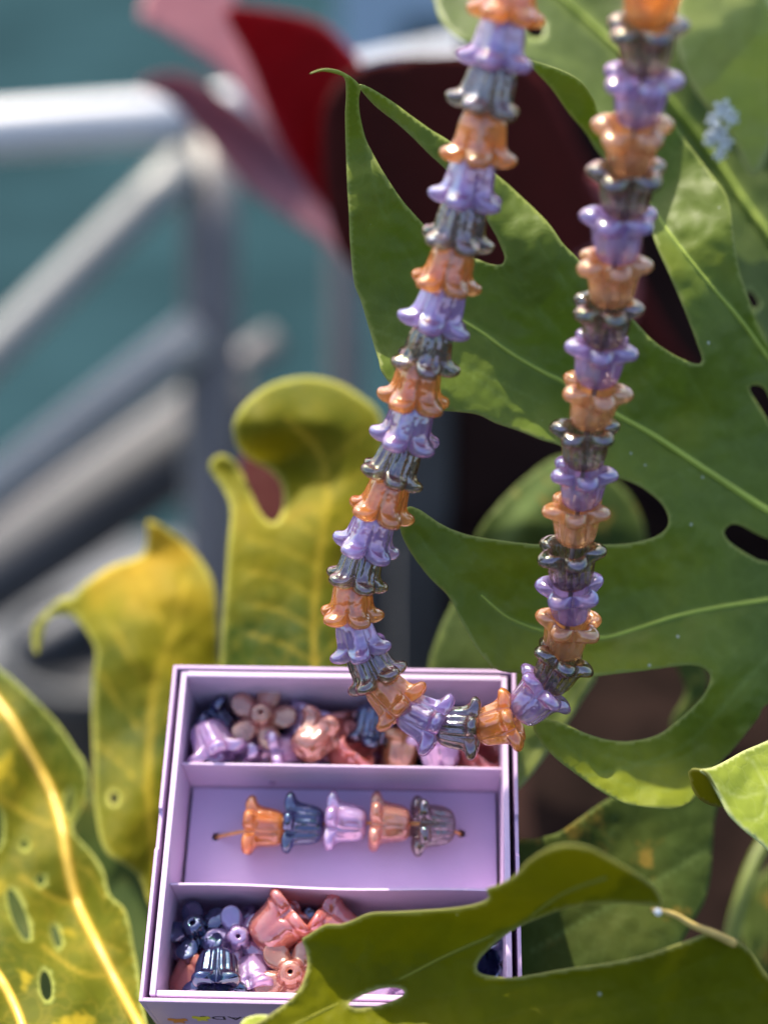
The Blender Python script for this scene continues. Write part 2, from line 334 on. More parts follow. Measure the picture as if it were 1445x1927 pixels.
# ================================================================ far setting
WATER = simple_mat('water_teal', (0.015, 0.035, 0.042), 1.0, 0.25, 0.6, 0.3, 3, spec=0.0)
mesh_obj('water', [(-9000, 330, -300), (9000, 330, -300), (9000, 30000, -300), (-9000, 30000, -300), (-9000, -3000, -300), (9000, -3000, -300)], [(0, 1, 2, 3), (4, 5, 1, 0)], WATER, smooth=False)['kind'] = 'structure'
DECK = simple_mat('deck_grey', (0.075, 0.08, 0.09), 0.8, 0.25, 4, 0.3, 60)
tag(box_obj('balcony_floor', bevbox(Vector((0, 0, 0)), Vector((1, 0, 0)), Vector((0, 1, 0)), Vector((0, 0, 1)), -300, 300, -150, 235, -25, 0), DECK, bevel=1), kind='structure')

WHITE = simple_mat('rail_white', (0.60, 0.60, 0.61), 0.35, 0.05, 5)
GREYP = simple_mat('rail_grey', (0.13, 0.12, 0.12), 0.45, 0.12, 8)
PALE = simple_mat('rail_pale', (0.26, 0.26, 0.245), 0.45, 0.1, 8)
DARKP = simple_mat('beam_dark', (0.035, 0.037, 0.043), 0.6, 0.3, 8)
rail = empty('balcony_railing', P(390, 900, 118), 'white painted metal railing with sloping lower bars, out of focus behind the leaves', 'railing')
def px_tube(name, a, b, wpx, mat, parent, ra=None, seg=20):
    A, B = P(*a), P(*b); r0 = wpx / F * a[2] / 2; r1 = (ra or wpx) / F * b[2] / 2
    pts = [A.lerp(B, i / 6) for i in range(7)]
    vs, fs = tube(pts, [r0 + (r1 - r0) * i / 6 for i in range(7)], seg)
    return mesh_obj(name, vs, fs, mat, parent)
px_tube('top_rail', (-120, 255, 112), (345, 222, 118), 96, WHITE, rail)
px_tube('top_rail', (345, 222, 118), (960, 92, 170), 78, WHITE, rail)
px_tube('post', (396, 262, 118), (400, 1500, 118), 104, GREYP, rail)
px_tube('post', (648, 190, 145), (652, 1300, 145), 62, GREYP, rail)
px_tube('sloping_bar', (-120, 770, 108), (352, 305, 116), 76, PALE, rail)
px_tube('sloping_bar', (-120, 1010, 108), (372, 628, 116), 92, PALE, rail)
beam = empty('stair_beam', P(100, 1000, 128), 'dark grey sloping beam below the white railing', 'beam')
px_tube('edge', (-150, 1180, 126), (480, 760, 134), 150, DARKP, beam)
px_tube('lower_edge', (-150, 1115, 132), (520, 640, 141), 60, GREYP, beam)
px_tube('kerb_edge', (-150, 1330, 150), (420, 1010, 160), 60, simple_mat('kerb_light', (0.15, 0.155, 0.165), 0.6), beam)
POT = simple_mat('pot_black', (0.02, 0.022, 0.026), 0.5)
def lathe(base, prof, seg=32):
    vs, fs = [], []
    for r_, z in prof:
        for k in range(seg): vs.append(Vector(base) + Vector((r_ * math.cos(2 * math.pi * k / seg), r_ * math.sin(2 * math.pi * k / seg), z)))
    for i in range(len(prof) - 1):
        for k in range(seg):
            k2 = (k + 1) % seg; fs.append((i * seg + k, i * seg + k2, (i + 1) * seg + k2, (i + 1) * seg + k))
    return vs, fs
pb = P(200, 1230, 150); pb.z = 0
vs, fs = lathe((pb.x, pb.y, 0), [(0, 0), (7, 0), (9, pb.z + 30), (10, 46), (10.6, 46), (10.6, 49), (9.4, 49), (9, 44), (0, 43)])
tag(mesh_obj('plant_pot', vs, fs, POT), 'small round black pot standing on the grey floor, out of focus at far left', 'pot')

cab = empty('white_cabin', P(740, 60, 520), 'pale blue-white cabin with a dark window across the water', 'building')
CABM = simple_mat('cabin_paint', (0.34, 0.42, 0.52), 0.6, 0.08, 1)
cax, cay, caz = Vector((1, 0, 0)), Vector((0, 1, 0)), Vector((0, 0, 1))
q = P(640, 170, 520); e_ = P(1020, -120, 520)
box_obj('wall', bevbox(Vector((0, 0, 0)), cax, cay, caz, q.x, e_.x, q.y, q.y + 60, q.z - 20, e_.z), CABM, cab, 1)
q2 = P(755, 85, 518); e2 = P(870, 25, 518)
box_obj('window', bevbox(Vector((0, 0, 0)), cax, cay, caz, q2.x, e2.x, q.y - 4, q.y - 0.5, q2.z, e2.z), simple_mat('window_dark', (0.02, 0.05, 0.055), 0.1), cab, 1)

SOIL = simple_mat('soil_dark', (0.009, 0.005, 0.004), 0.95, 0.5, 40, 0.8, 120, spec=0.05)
# planting bed behind and below the leaves
def soil_sheet():
    vs, fs = [], []; nx, ny = 60, 40
    for j in range(ny + 1):
        for i in range(nx + 1):
            x = -6 + i * 1.4; y = 10 + j * 1.4
            z = 96 + 0.7 * math.sin(x * 0.6 + y * 0.31) + random.uniform(-.35, .35) - (3 if i == 0 else 0)
            vs.append((x, y, z))
    for j in range(ny):
        for i in range(nx):
            if -6 + i * 1.4 < 4.5 and 10 + j * 1.4 > 28: continue
            a = j * (nx + 1) + i; fs.append((a, a + 1, a + nx + 2, a + nx + 1))
    return vs, fs
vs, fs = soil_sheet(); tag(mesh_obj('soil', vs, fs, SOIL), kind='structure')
planter = empty('planter', (20, 36, 60), 'dark brown planter wall behind the leaves', 'planter')
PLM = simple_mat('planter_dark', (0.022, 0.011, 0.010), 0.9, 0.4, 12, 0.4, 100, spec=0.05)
X, Y, Z = Vector((1, 0, 0)), Vector((0, 1, 0)), Vector((0, 0, 1)); O = Vector((0, 0, 0))
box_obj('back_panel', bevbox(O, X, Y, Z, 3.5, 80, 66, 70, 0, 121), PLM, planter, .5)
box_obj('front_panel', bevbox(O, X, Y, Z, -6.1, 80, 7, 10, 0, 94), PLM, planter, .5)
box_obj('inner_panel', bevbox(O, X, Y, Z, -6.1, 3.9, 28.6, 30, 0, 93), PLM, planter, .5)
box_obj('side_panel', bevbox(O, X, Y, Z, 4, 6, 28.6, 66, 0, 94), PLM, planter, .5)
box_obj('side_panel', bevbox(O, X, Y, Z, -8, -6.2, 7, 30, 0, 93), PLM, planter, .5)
GREYB = simple_mat('bin_grey', (0.05, 0.05, 0.053), 0.7, 0.2, 10)
box_obj('end_panel', bevbox(O, X, Y, Z, -1.6, 0.5, 66, 70, 0, 98), GREYB, planter, .5)
box_obj('end_panel', bevbox(O, X, Y, Z, 0.6, 3.4, 66, 70, 0, 104), GREYB, planter, .5)

# ================================================================ red-leaved plant
rp = empty('red_leaved_plant', P(900, 900, 56), 'cordyline-like plant with broad red, pink and maroon leaves, blurred behind the green leaf', 'plant')
sheet('leaf', [(425, 22), (500, 18), (600, 42), (655, 90), (700, 150), (765, 250), (860, 330), (920, 480), (960, 700), (850, 600), (740, 540), (650, 440), (580, 350), (520, 250), (470, 120)], [],
      [(425, 22, 50), (600, 42, 51), (765, 250, 50), (960, 700, 53), (580, 350, 53), (700, 300, 54)], R_LEAF, rp, 16, thick=.06, label='bright red leaf with a dark maroon middle')
sheet('leaf', [(610, 330), (615, 190), (690, 120), (900, 100), (1010, 130), (1080, 260), (1150, 420), (1240, 600), (1330, 760), (1200, 840), (1000, 780), (860, 700), (720, 560), (640, 470)], [],
      [(560, 330, 47), (900, 100, 50), (1240, 600, 54), (1330, 760, 56), (860, 700, 50)], M_LEAF, rp, 20, thick=.06, label='broad dark maroon leaf')
sheet('leaf', [(262, 30), (300, -40), (420, -60), (450, 40), (500, 180), (520, 260), (470, 200), (420, 140), (360, 95), (300, 55)], [],
      [(262, 30, 60), (420, -60, 62), (520, 260, 61)], K_LEAF, rp, 14, thick=.06, label='pale pink leaf at the top')
sheet('leaf', [(262, 165), (300, 140), (360, 145), (440, 195), (530, 265), (620, 330), (700, 420), (740, 520), (680, 515), (600, 450), (520, 395), (450, 340), (380, 255), (320, 190)], [],
      [(262, 165, 62), (530, 265, 63), (740, 520, 60), (450, 340, 64)], K_LEAF2, rp, 12, veins=[([(300, 160), (430, 240), (560, 340), (700, 470)], 26, .9)], thick=.06, label='dusty rose leaf with a purple middle')
sheet('leaf', [(455, 860), (510, 850), (560, 900), (560, 990), (520, 1020), (470, 980)], [], [(455, 860, 46), (560, 900, 46), (520, 1020, 45)], leaf_mat('leaf_wine', (0.05, .015, .012), (0.08, .02, .016), (.10, .025, .02), (.1, .02, .02), (.1, .02, .02), trans=.2, tcol=(.1, .02, .02), spec=.1), rp, 16, thick=.05, label='wine red leaf seen through the yellow lobe')
sheet('leaf', [(1060, 420), (1090, 340), (1130, 330), (1180, 400), (1200, 560), (1160, 640), (1090, 600)], [], [(1060, 420, 52), (1180, 400, 53), (1160, 640, 52)], leaf_mat('leaf_mauve', (0.11, .03, .04), (0.16, .05, .06), (.2, .07, .08), (.2, .04, .04), (.3, .05, .05), trans=.2, tcol=(.3, .08, .08)), rp, 16, thick=.05, label='mauve leaf behind the right strand')

# ================================================================ green split-leaf plant
gp = empty('split_leaf_plant', P(1500, 2100, 34), 'glossy green split-leaf plant filling the right side', 'plant')
vA = [([(845, 590), (905, 625), (960, 665), (1020, 700), (1065, 722), (1150, 775), (1230, 820), (1320, 880), (1445, 962), (1530, 1010)], 5, .95),
      ([(1217, 377), (1260, 440), (1330, 530), (1390, 600), (1445, 675), (1520, 760)], 4, .9),
      ([(905, 1120), (960, 1165), (1040, 1192), (1130, 1200), (1200, 1182), (1270, 1160), (1350, 1143), (1445, 1128), (1540, 1110)], 5, .8),
      ([(1100, 1460), (1200, 1440), (1290, 1400), (1360, 1330), (1420, 1262), (1500, 1180)], 4, .35),
      ([(690, 270), (720, 400), (790, 520), (845, 590)], 3, .3),
      ([(700, 620), (780, 650), (860, 690), (960, 760)], 2.5, .3), ([(780, 640), (900, 700), (1020, 760)], 2.5, .3),
      ([(900, 430), (960, 520), (1040, 610), (1120, 700)], 2.5, .22), ([(960, 380), (1040, 500), (1120, 600), (1230, 740)], 2.5, .22),
      ([(780, 1000), (850, 1080), (960, 1140)], 2.5, .3), ([(850, 1000), (930, 1070), (1050, 1130), (1150, 1150)], 2.5, .28),
      ([(1060, 1400), (1160, 1470), (1260, 1490)], 2.5, .25), ([(1130, 1420), (1240, 1440), (1330, 1400)], 2.5, .25),
      ([(1180, 950), (1260, 900), (1320, 880)], 2.5, .2), ([(1290, 700), (1340, 780), (1400, 860)], 2.5, .2)]
outA = [(583, 139), (605, 130), (632, 131), (655, 141), (672, 155), (678, 167), (675, 185), (677, 215), (688, 260), (705, 295), (725, 330), (755, 375), (790, 415), (817, 442), (850, 468), (880, 482), (902, 489), (915, 495), (933, 499), (946, 496), (949, 483), (943, 466), (931, 440), (905, 398), (870, 352), (832, 312), (809, 291), (778, 260), (747, 232), (708, 201), (680, 170), (677, 159), (696, 165), (735, 189), (778, 221), (813, 246), (840, 262), (890, 298), (941, 335), (980, 370), (1019, 407), (1042, 434), (1060, 460), (1088, 488), (1140, 545), (1200, 611), (1225, 638), (1256, 661), (1287, 677), (1309, 685), (1321, 679), (1311, 646), (1295, 603), (1276, 556), (1252, 502), (1233, 459), (1212, 400), (1180, 342), (1128, 290), (1101, 249), (1070, 212), (1038, 167), (1007, 134), (990, 113), (1030, 123), (1070, 139), (1097, 158), (1116, 187), (1132, 218), (1180, 205), (1248, 214), (1295, 272), (1334, 323), (1361, 358), (1373, 389), (1378, 430), (1388, 498), (1402, 545), (1440, 640), (1530, 760), (1530, 1030),
        (1445, 1014), (1391, 988), (1371, 989), (1361, 1001), (1368, 1016), (1388, 1032), (1422, 1052), (1445, 1058), (1540, 1090), (1540, 1290), (1445, 1324), (1425, 1351), (1394, 1391), (1371, 1418), (1345, 1445), (1315, 1490), (1296, 1512), (1264, 1523), (1220, 1520), (1175, 1512), (1130, 1489), (1086, 1458), (1050, 1431), (1023, 1404), (1003, 1371), (1010, 1352), (1043, 1356), (1068, 1365), (1104, 1381), (1148, 1393), (1193, 1394), (1237, 1383), (1269, 1361), (1304, 1330), (1327, 1302), (1336, 1276), (1327, 1259), (1300, 1252), (1269, 1254), (1211, 1262), (1157, 1268), (1104, 1274), (1050, 1272), (996, 1268), (956, 1265), (929, 1257), (907, 1233), (891, 1210), (865, 1164), (844, 1123), (803, 1081), (767, 1030), (752, 989), (765, 955), (785, 957), (803, 968), (834, 989), (870, 1004), (906, 1012), (947, 1018), (1009, 1025), (1070, 1027), (1128, 1026), (1184, 1023), (1226, 1013), (1251, 998), (1258, 977), (1246, 950), (1221, 927), (1195, 911), (1160, 897), (1100, 862), (1050, 837), (1019, 828), (980, 812), (933, 796), (895, 779), (832, 773), (780, 770), (723, 707), (712, 676), (698, 629), (681, 571), (667, 532), (660, 470), (657, 411), (653, 341), (651, 275), (650, 217), (652, 178), (649, 148), (632, 139), (605, 134)]
ctA = [(1097, 158, 28.60), (1101, 249, 30.00), (1070, 212, 29.70), (583, 139, 26.3), (640, 140, 27.00), (652, 300, 28.20), (690, 330, 28.00), (660, 470, 28.10), (723, 707, 27.80), (760, 560, 28.60), (845, 590, 28.90), (840, 262, 28.40), (832, 773, 28.00), (1050, 837, 28.50), (1042, 434, 28.60), (1065, 722, 29.50), (1200, 611, 29.10), (1320, 677, 29.30), (1230, 820, 29.90), (1258, 977, 29.40), (1445, 962, 30.40), (990, 113, 28.90), (1116, 187, 28.80), (1248, 214, 30.20), (1217, 377, 30.20), (1378, 430, 29.60), (1445, 675, 30.60),
       (752, 989, 28.0), (860, 1120, 28.5), (929, 1257, 28.3), (1009, 1025, 28.60), (1000, 1190, 29.10), (1130, 1200, 29.40), (1104, 1274, 28.50), (1350, 1143, 30.00), (1445, 1200, 30.00), (1327, 1259, 29.20), (1003, 1371, 28.6), (1148, 1393, 28.80), (1269, 1361, 29.20), (1175, 1512, 28.20), (1264, 1523, 28.20), (1300, 1440, 29.20), (1445, 1324, 29.80)]
holeA = [[(1409, 733), (1422, 725), (1440, 735), (1458, 780), (1452, 803), (1436, 778)]]
big, dfA = sheet('leaf', outA, holeA, ctA, G_LEAF, gp, 7, vA, label='large split green leaf right behind the necklace, in focus',
            ripple=lambda x, y: 0.10 * np.sin(x / 75 + y / 210) * np.sin(y / 95 - x / 300), rimw=4)
vein_tube('midrib', vA[0][0], dfA, .085, MIDRIB, big, off=lambda x, y: 0.10 * np.sin(x / 75 + y / 210) * np.sin(y / 95 - x / 300))
vein_tube('side_vein', vA[1][0], dfA, .055, MIDRIB, big, off=lambda x, y: 0.10 * np.sin(x / 75 + y / 210) * np.sin(y / 95 - x / 300))
vein_tube('side_vein', vA[2][0], dfA, .060, MIDRIB, big, off=lambda x, y: 0.10 * np.sin(x / 75 + y / 210) * np.sin(y / 95 - x / 300))
# back leaf at the top
vB = [([(1040, -20), (1150, 80), (1262, 190), (1340, 290), (1400, 380), (1445, 440), (1540, 570)], 13, .75), ([(1300, 60), (1340, 160), (1360, 290)], 5, .4), ([(900, 10), (1000, 90), (1100, 130)], 4, .3)]
bk, dfB = sheet('leaf', [(812, -60), (818, 0), (826, 32), (845, 58), (872, 78), (920, 95), (990, 112), (1060, 160), (1120, 230), (1200, 300), (1300, 420), (1360, 520), (1395, 590), (1440, 660), (1540, 800), (1540, -60)],
      [[(985, 40), (1005, 35), (1022, 50), (1018, 70), (995, 68)], [(1400, 552), (1412, 548), (1428, 570), (1420, 582), (1405, 568)]],
      [(812, 0, 34), (990, 112, 33), (1262, 190, 34.5), (1150, 0, 36), (1445, 0, 34.2), (1395, 590, 32.6), (1540, 800, 33), (1400, 200, 35.5)], G_LEAF2, gp, 11, vB, label='lighter green leaf behind at the top right, slightly blurred',
      ripple=lambda x, y: 0.35 * np.sin((x - y) / 110))
vein_tube('midrib', vB[0][0], dfB, .10, MIDRIB, bk, lift=.12, off=lambda x, y: 0.35 * np.sin((x - y) / 110))
sheet('leaf', [(1290, -30), (1400, -60), (1470, 60), (1470, 200), (1420, 330), (1370, 250), (1300, 160), (1270, 60)], [], [(1290, -30, 33.4), (1400, 30, 32.4), (1470, 200, 33.2), (1420, 330, 33.8), (1270, 60, 33.4)], P_LEAF, gp, 14, label='pale blurred leaf tip in the top right corner')
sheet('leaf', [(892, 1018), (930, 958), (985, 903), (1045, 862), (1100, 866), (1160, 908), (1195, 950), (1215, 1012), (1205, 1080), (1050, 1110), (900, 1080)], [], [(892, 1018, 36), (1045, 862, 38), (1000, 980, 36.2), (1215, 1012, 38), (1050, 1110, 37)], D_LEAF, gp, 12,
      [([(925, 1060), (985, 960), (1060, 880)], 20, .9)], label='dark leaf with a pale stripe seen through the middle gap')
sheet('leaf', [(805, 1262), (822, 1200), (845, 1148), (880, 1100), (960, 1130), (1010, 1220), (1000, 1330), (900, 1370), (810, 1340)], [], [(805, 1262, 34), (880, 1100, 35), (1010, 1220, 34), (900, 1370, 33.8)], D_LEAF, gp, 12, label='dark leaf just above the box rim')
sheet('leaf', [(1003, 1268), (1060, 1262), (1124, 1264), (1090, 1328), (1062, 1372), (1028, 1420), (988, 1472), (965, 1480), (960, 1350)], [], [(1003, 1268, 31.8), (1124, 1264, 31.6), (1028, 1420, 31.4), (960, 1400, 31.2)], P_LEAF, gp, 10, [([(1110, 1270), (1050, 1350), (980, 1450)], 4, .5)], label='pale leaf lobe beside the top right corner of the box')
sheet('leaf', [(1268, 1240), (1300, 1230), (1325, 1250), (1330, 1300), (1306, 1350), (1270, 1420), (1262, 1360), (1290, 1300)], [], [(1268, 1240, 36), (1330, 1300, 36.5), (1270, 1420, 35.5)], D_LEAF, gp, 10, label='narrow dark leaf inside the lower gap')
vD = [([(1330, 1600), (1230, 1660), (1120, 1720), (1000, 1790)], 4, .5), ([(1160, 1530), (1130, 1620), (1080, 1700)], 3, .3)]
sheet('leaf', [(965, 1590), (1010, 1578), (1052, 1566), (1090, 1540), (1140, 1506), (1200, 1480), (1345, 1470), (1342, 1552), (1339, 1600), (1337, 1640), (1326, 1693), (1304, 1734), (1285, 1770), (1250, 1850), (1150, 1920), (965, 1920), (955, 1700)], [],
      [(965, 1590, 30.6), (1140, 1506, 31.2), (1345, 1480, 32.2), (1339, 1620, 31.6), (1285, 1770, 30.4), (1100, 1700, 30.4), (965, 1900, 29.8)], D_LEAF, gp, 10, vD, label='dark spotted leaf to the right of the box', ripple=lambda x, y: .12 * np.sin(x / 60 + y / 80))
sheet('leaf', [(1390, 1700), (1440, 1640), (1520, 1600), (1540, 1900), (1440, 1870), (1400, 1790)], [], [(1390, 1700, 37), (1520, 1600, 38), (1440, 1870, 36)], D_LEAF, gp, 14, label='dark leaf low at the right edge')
pts = [P(*a) for a in catmull([(1470, 1540, 37), (1425, 1610, 36.5), (1395, 1690, 36), (1372, 1780, 35.6), (1350, 1930, 35)], 30, False)]
vs, fs = tube(pts, .19, 12); mesh_obj('leaf_stalk', vs, fs, simple_mat('stalk_green', (0.10, 0.13, 0.012), .45), gp)
pts = [P(*a) for a in catmull([(1530, 1010, 31), (1620, 1200, 32), (1650, 1600, 33), (1560, 2100, 34), (1500, 2300, 34)], 60, False)]
vs, fs = tube(pts, .3, 12); mesh_obj('leaf_stalk', vs, fs, simple_mat('stalk_green_front', (0.10, 0.16, 0.03), .45), gp)
# curled lime leaf at the right edge
vF = [([(1540, 1500), (1445, 1490), (1390, 1500), (1345, 1475)], 3, .4), ([(1445, 1490), (1420, 1440), (1400, 1425)], 2, .5), ([(1445, 1490), (1430, 1540), (1400, 1545)], 2, .5)]
lf, dfF = sheet('leaf', [(1316, 1449), (1336, 1445), (1362, 1433), (1398, 1413), (1445, 1393), (1560, 1340), (1560, 1710), (1445, 1601), (1425, 1583), (1398, 1561), (1371, 1534), (1356, 1507), (1342, 1480), (1331, 1462)], [],
      [(1316, 1449, 26.2), (1398, 1413, 27.6), (1445, 1393, 28.2), (1371, 1534, 26.2), (1445, 1601, 26.4), (1400, 1490, 27.0), (1560, 1500, 28.0)], L_LEAF, gp, 7, vF, label='lime green leaf with a curled tip at the right edge', rimw=6)
sheet('curled_tip', [(1313, 1447), (1300, 1447), (1295, 1452), (1297, 1464), (1303, 1486), (1318, 1505), (1340, 1516), (1359, 1518), (1360, 1508), (1346, 1482), (1334, 1460), (1324, 1450)], [],
      [(1313, 1447, 26.25), (1295, 1455, 26.9), (1303, 1486, 27.2), (1340, 1516, 27.0), (1359, 1512, 26.4), (1334, 1460, 26.3)], O_LEAF, lf, 6, rimw=4)
# foreground leaf
vE = [([(480, 1965), (558, 1927), (649, 1883), (746, 1845), (829, 1803), (913, 1765), (982, 1733), (1060, 1680), (1140, 1650)], 4, .8),
      ([(800, 2000), (900, 1930), (1050, 1890), (1200, 1860), (1340, 1800)], 2.5, .3), ([(900, 2000), (1050, 1930), (1250, 1890), (1400, 1860)], 2.5, .3), ([(700, 1900), (850, 1870), (1000, 1850), (1130, 1835)], 2.5, .28),
      ([(650, 1860), (680, 1800), (700, 1730)], 2, .22), ([(770, 1820), (800, 1770), (850, 1715)], 2, .22)]
outE = [(569, 1769), (580, 1761), (612, 1741), (640, 1740), (663, 1733), (697, 1719), (753, 1716), (822, 1712), (871, 1707), (905, 1699), (920, 1689), (915, 1674), (941, 1664), (969, 1647), (996, 1619), (1031, 1598), (1066, 1590), (1108, 1595), (1149, 1616), (1191, 1640), (1226, 1664), (1240, 1685), (1243, 1704), (1205, 1701), (1135, 1699), (1066, 1709), (1017, 1727), (982, 1742), (948, 1762), (916, 1789), (899, 1810), (897, 1824), (908, 1834), (955, 1840), (996, 1835), (1066, 1823), (1135, 1814), (1205, 1800), (1261, 1782), (1302, 1767), (1337, 1755), (1372, 1765), (1407, 1786), (1445, 1838), (1540, 1960), (1540, 2080), (480, 2080), (440, 1980), (470, 1935), (496, 1918), (530, 1894), (551, 1876), (569, 1852), (579, 1817), (576, 1789)]
ctE = [(569, 1769, 26.00), (697, 1719, 25.70), (822, 1712, 25.60), (915, 1674, 25.00), (1066, 1590, 23.00), (1060, 1650, 24.00), (1149, 1616, 23.40), (1243, 1704, 24.80), (1017, 1727, 25.40), (897, 1824, 26.00), (746, 1845, 26.30), (560, 1860, 25.60), (700, 1980, 25.00), (1000, 1980, 25.20), (1066, 1823, 25.70), (1302, 1767, 25.00), (1372, 1765, 25.40), (1445, 1838, 25.80), (1200, 1900, 25.40), (1500, 2060, 25.60)]
rE = lambda x, y: 0.06 * np.sin(x / 48 + y / 150)
fl, dfE = sheet('leaf', outE, [[(656, 1890), (669, 1879), (704, 1863), (739, 1858), (757, 1862), (760, 1871), (739, 1883), (704, 1894), (669, 1897)]], ctE, O_LEAF, gp, 7, vE, label='olive leaf lying across the bottom of the box in front', rimw=6, ripple=rE, curl=-.10, curlw=12)
vein_tube('midrib', vE[0][0], dfE, .045, simple_mat('midrib_olive', (0.17, .17, .02), .65, spec=.1), fl, off=rE)
pts = [P(*a) for a in catmull([(1225, 1712, 24.75), (1243, 1714, 24.8), (1270, 1722, 24.9), (1305, 1742, 25.0), (1345, 1758, 25.1), (1380, 1775, 25.35)], 10, False)]
vs, fs = tube(pts, [.035 + .05 * i / len(pts) for i in range(len(pts))], 8); mesh_obj('torn_edge', vs, fs, STEM, fl, label='thin brown rib bridging the gap')
vs, fs = lathe(P(1237, 1716, 24.7), [(0, -.06), (.05, -.045), (.07, 0), (.05, .045), (0, .06)], 10)
mesh_obj('sap_drop', vs, fs, simple_mat('sap_white', (.8, .8, .75), .5), fl)
sheet('curled_lobe', [(452, 1932), (462, 1917), (485, 1910), (505, 1912), (495, 1925), (480, 1945), (460, 1950)], [], [(452, 1932, 25.4), (505, 1912, 25.1), (470, 1945, 25.2)], L_LEAF, fl, 5, rimw=4)

# little white blossom caught on the back leaf
bl = empty('white_blossom', P(1355, 240, 32), 'small white blossom sprig against the back leaf at top right', 'blossom')
BLM = simple_mat('petal_white', (.62, .65, .66), .8)
for k, (bx, by, br) in enumerate([(1358, 205, .20), (1340, 225, .14), (1375, 222, .15), (1348, 250, .20), (1362, 268, .16), (1335, 262, .15), (1352, 290, .13)]):
    c = P(bx, by, 33.2); vs, fs = [], []
    for a in range(5):
        an = a * 2 * math.pi / 5 + k; b0 = len(vs)
        for r_, wd, dz in ((0, .05, 0), (.4, .25, .05), (.8, .32, .12), (1.1, .12, .1)):
            for s_ in (-1, 1):
                lx, lz = r_ * math.cos(an) - s_ * wd * math.sin(an), r_ * math.sin(an) + s_ * wd * math.cos(an)
                vs.append(c + Vector((lx * br, -dz * br * 3, lz * br)) * 1.1)
        fs += [(b0 + i * 2, b0 + i * 2 + 1, b0 + i * 2 + 3, b0 + i * 2 + 2) for i in range(3)]
    mesh_obj('floret', vs, fs, BLM, bl, thick=.02)

# ================================================================ yellowing plant on the left
yp = empty('yellowing_plant', P(-60, 2150, 38), 'yellowing split-leaf plant with curled lobes on the left', 'plant')
G1 = [(439, 803), (448, 778), (463, 758), (498, 730), (538, 715), (588, 710), (638, 722), (678, 745), (713, 777), (722, 830), (716, 900), (700, 1000), (690, 1100), (680, 1290), (600, 1340), (440, 1340), (416, 1290), (416, 1243), (419, 1178), (424, 1104), (429, 1029), (434, 959), (419, 919), (394, 879), (414, 855), (440, 868), (459, 897), (473, 929), (491, 966), (511, 984), (527, 973), (534, 940), (527, 905), (503, 882), (473, 866), (447, 840)]
c1 = [(439, 803, 36.0), (538, 712, 37.4), (638, 722, 37.6), (713, 777, 37.2), (600, 800, 36.2), (500, 800, 35.6), (540, 860, 37.0), (640, 860, 36.6), (590, 960, 35.6), (534, 940, 36.0), (690, 1100, 35.6), (560, 1100, 34.6), (600, 1250, 33.6), (450, 1050, 34.9), (500, 1250, 33.4), (394, 879, 36.6), (434, 959, 35.6), (416, 1243, 34.0), (640, 1020, 35.4), (540, 1340, 33.0)]
vG1 = [([(600, 1340), (590, 1200), (600, 1050), (615, 940), (600, 850), (540, 790)], 5, .45)] + [([(592, 1250 - k * 62), (540 - k * 4, 1215 - k * 62), (470, 1195 - k * 60)], 3, .3) for k in range(5)] + [([(596, 1250 - k * 70), (640, 1200 - k * 70), (690, 1170 - k * 72)], 3, .3) for k in range(6)]
sheet('leaf', G1, [], c1, Y_LEAF, yp, 9, vG1, label='tall yellow lobe whose top hooks over to the left', ripple=lambda x, y: .10 * np.sin(x / 26) * np.clip((y - 900) / 200, 0, 1), rimw=9)
G2 = [(279, 980), (309, 992), (349, 1022), (384, 1062), (403, 1104), (411, 1178), (414, 1243), (430, 1340), (420, 1700), (300, 1720), (268, 1664), (258, 1645), (234, 1627), (204, 1609), (189, 1578), (181, 1532), (176, 1480), (176, 1426), (174, 1351), (175, 1280), (181, 1228), (169, 1197), (150, 1172), (135, 1157), (105, 1158), (87, 1174), (77, 1208), (70, 1233), (62, 1208), (65, 1178), (88, 1151), (115, 1127), (138, 1122), (150, 1107), (175, 1088), (209, 1066), (254, 1051), (272, 1039), (277, 1009)]
c2 = [(279, 980, 38.4), (349, 1022, 38.6), (411, 1178, 37.6), (274, 1045, 38.6), (175, 1088, 38.2), (138, 1125, 38), (62, 1208, 37.2), (250, 1120, 37.8), (330, 1120, 37.2), (260, 1250, 36.2), (360, 1250, 37.0), (180, 1280, 36.4), (300, 1400, 35.6), (180, 1480, 34.4), (230, 1500, 34.0), (270, 1650, 33.2), (420, 1600, 34.6)]
sheet('leaf', G2, [[(207, 1502), (211, 1492), (218, 1491), (223, 1500), (220, 1512), (212, 1514)]], c2, Y_LEAF, yp, 9, [([(300, 1700), (280, 1500), (290, 1300), (330, 1180), (350, 1090)], 6, .45), ([(288, 1320), (240, 1230), (200, 1150)], 3, .3), ([(284, 1400), (230, 1330), (190, 1270)], 3, .3), ([(282, 1500), (230, 1440), (185, 1400)], 3, .3), ([(320, 1200), (280, 1120), (265, 1070)], 3, .3), ([(300, 1290), (350, 1220), (400, 1180)], 3, .3), ([(290, 1380), (350, 1310), (405, 1290)], 3, .3)], label='yellow lobe with a dark hooked tip beside the box', ripple=lambda x, y: .15 * np.sin((x + y * .5) / 34), rimw=8)
sheet('leaf', [(-60, 1480), (60, 1440), (180, 1500), (300, 1600), (320, 1800), (300, 1960), (100, 2000), (-60, 1960)], [], [(-60, 1480, 39), (180, 1500, 39), (320, 1800, 36), (100, 2000, 34), (100, 1700, 38)], D_LEAF, yp, 20, label='dark shaded leaf behind the holed leaf')
H1 = [(-80, 1215), (0, 1260), (38, 1290), (75, 1325), (113, 1366), (143, 1411), (160, 1436), (168, 1480), (152, 1530), (138, 1553), (143, 1572), (162, 1592), (181, 1615), (196, 1641), (207, 1683), (234, 1709), (245, 1740), (251, 1774), (260, 1819), (268, 1879), (282, 1940), (320, 2080), (-80, 2080)]
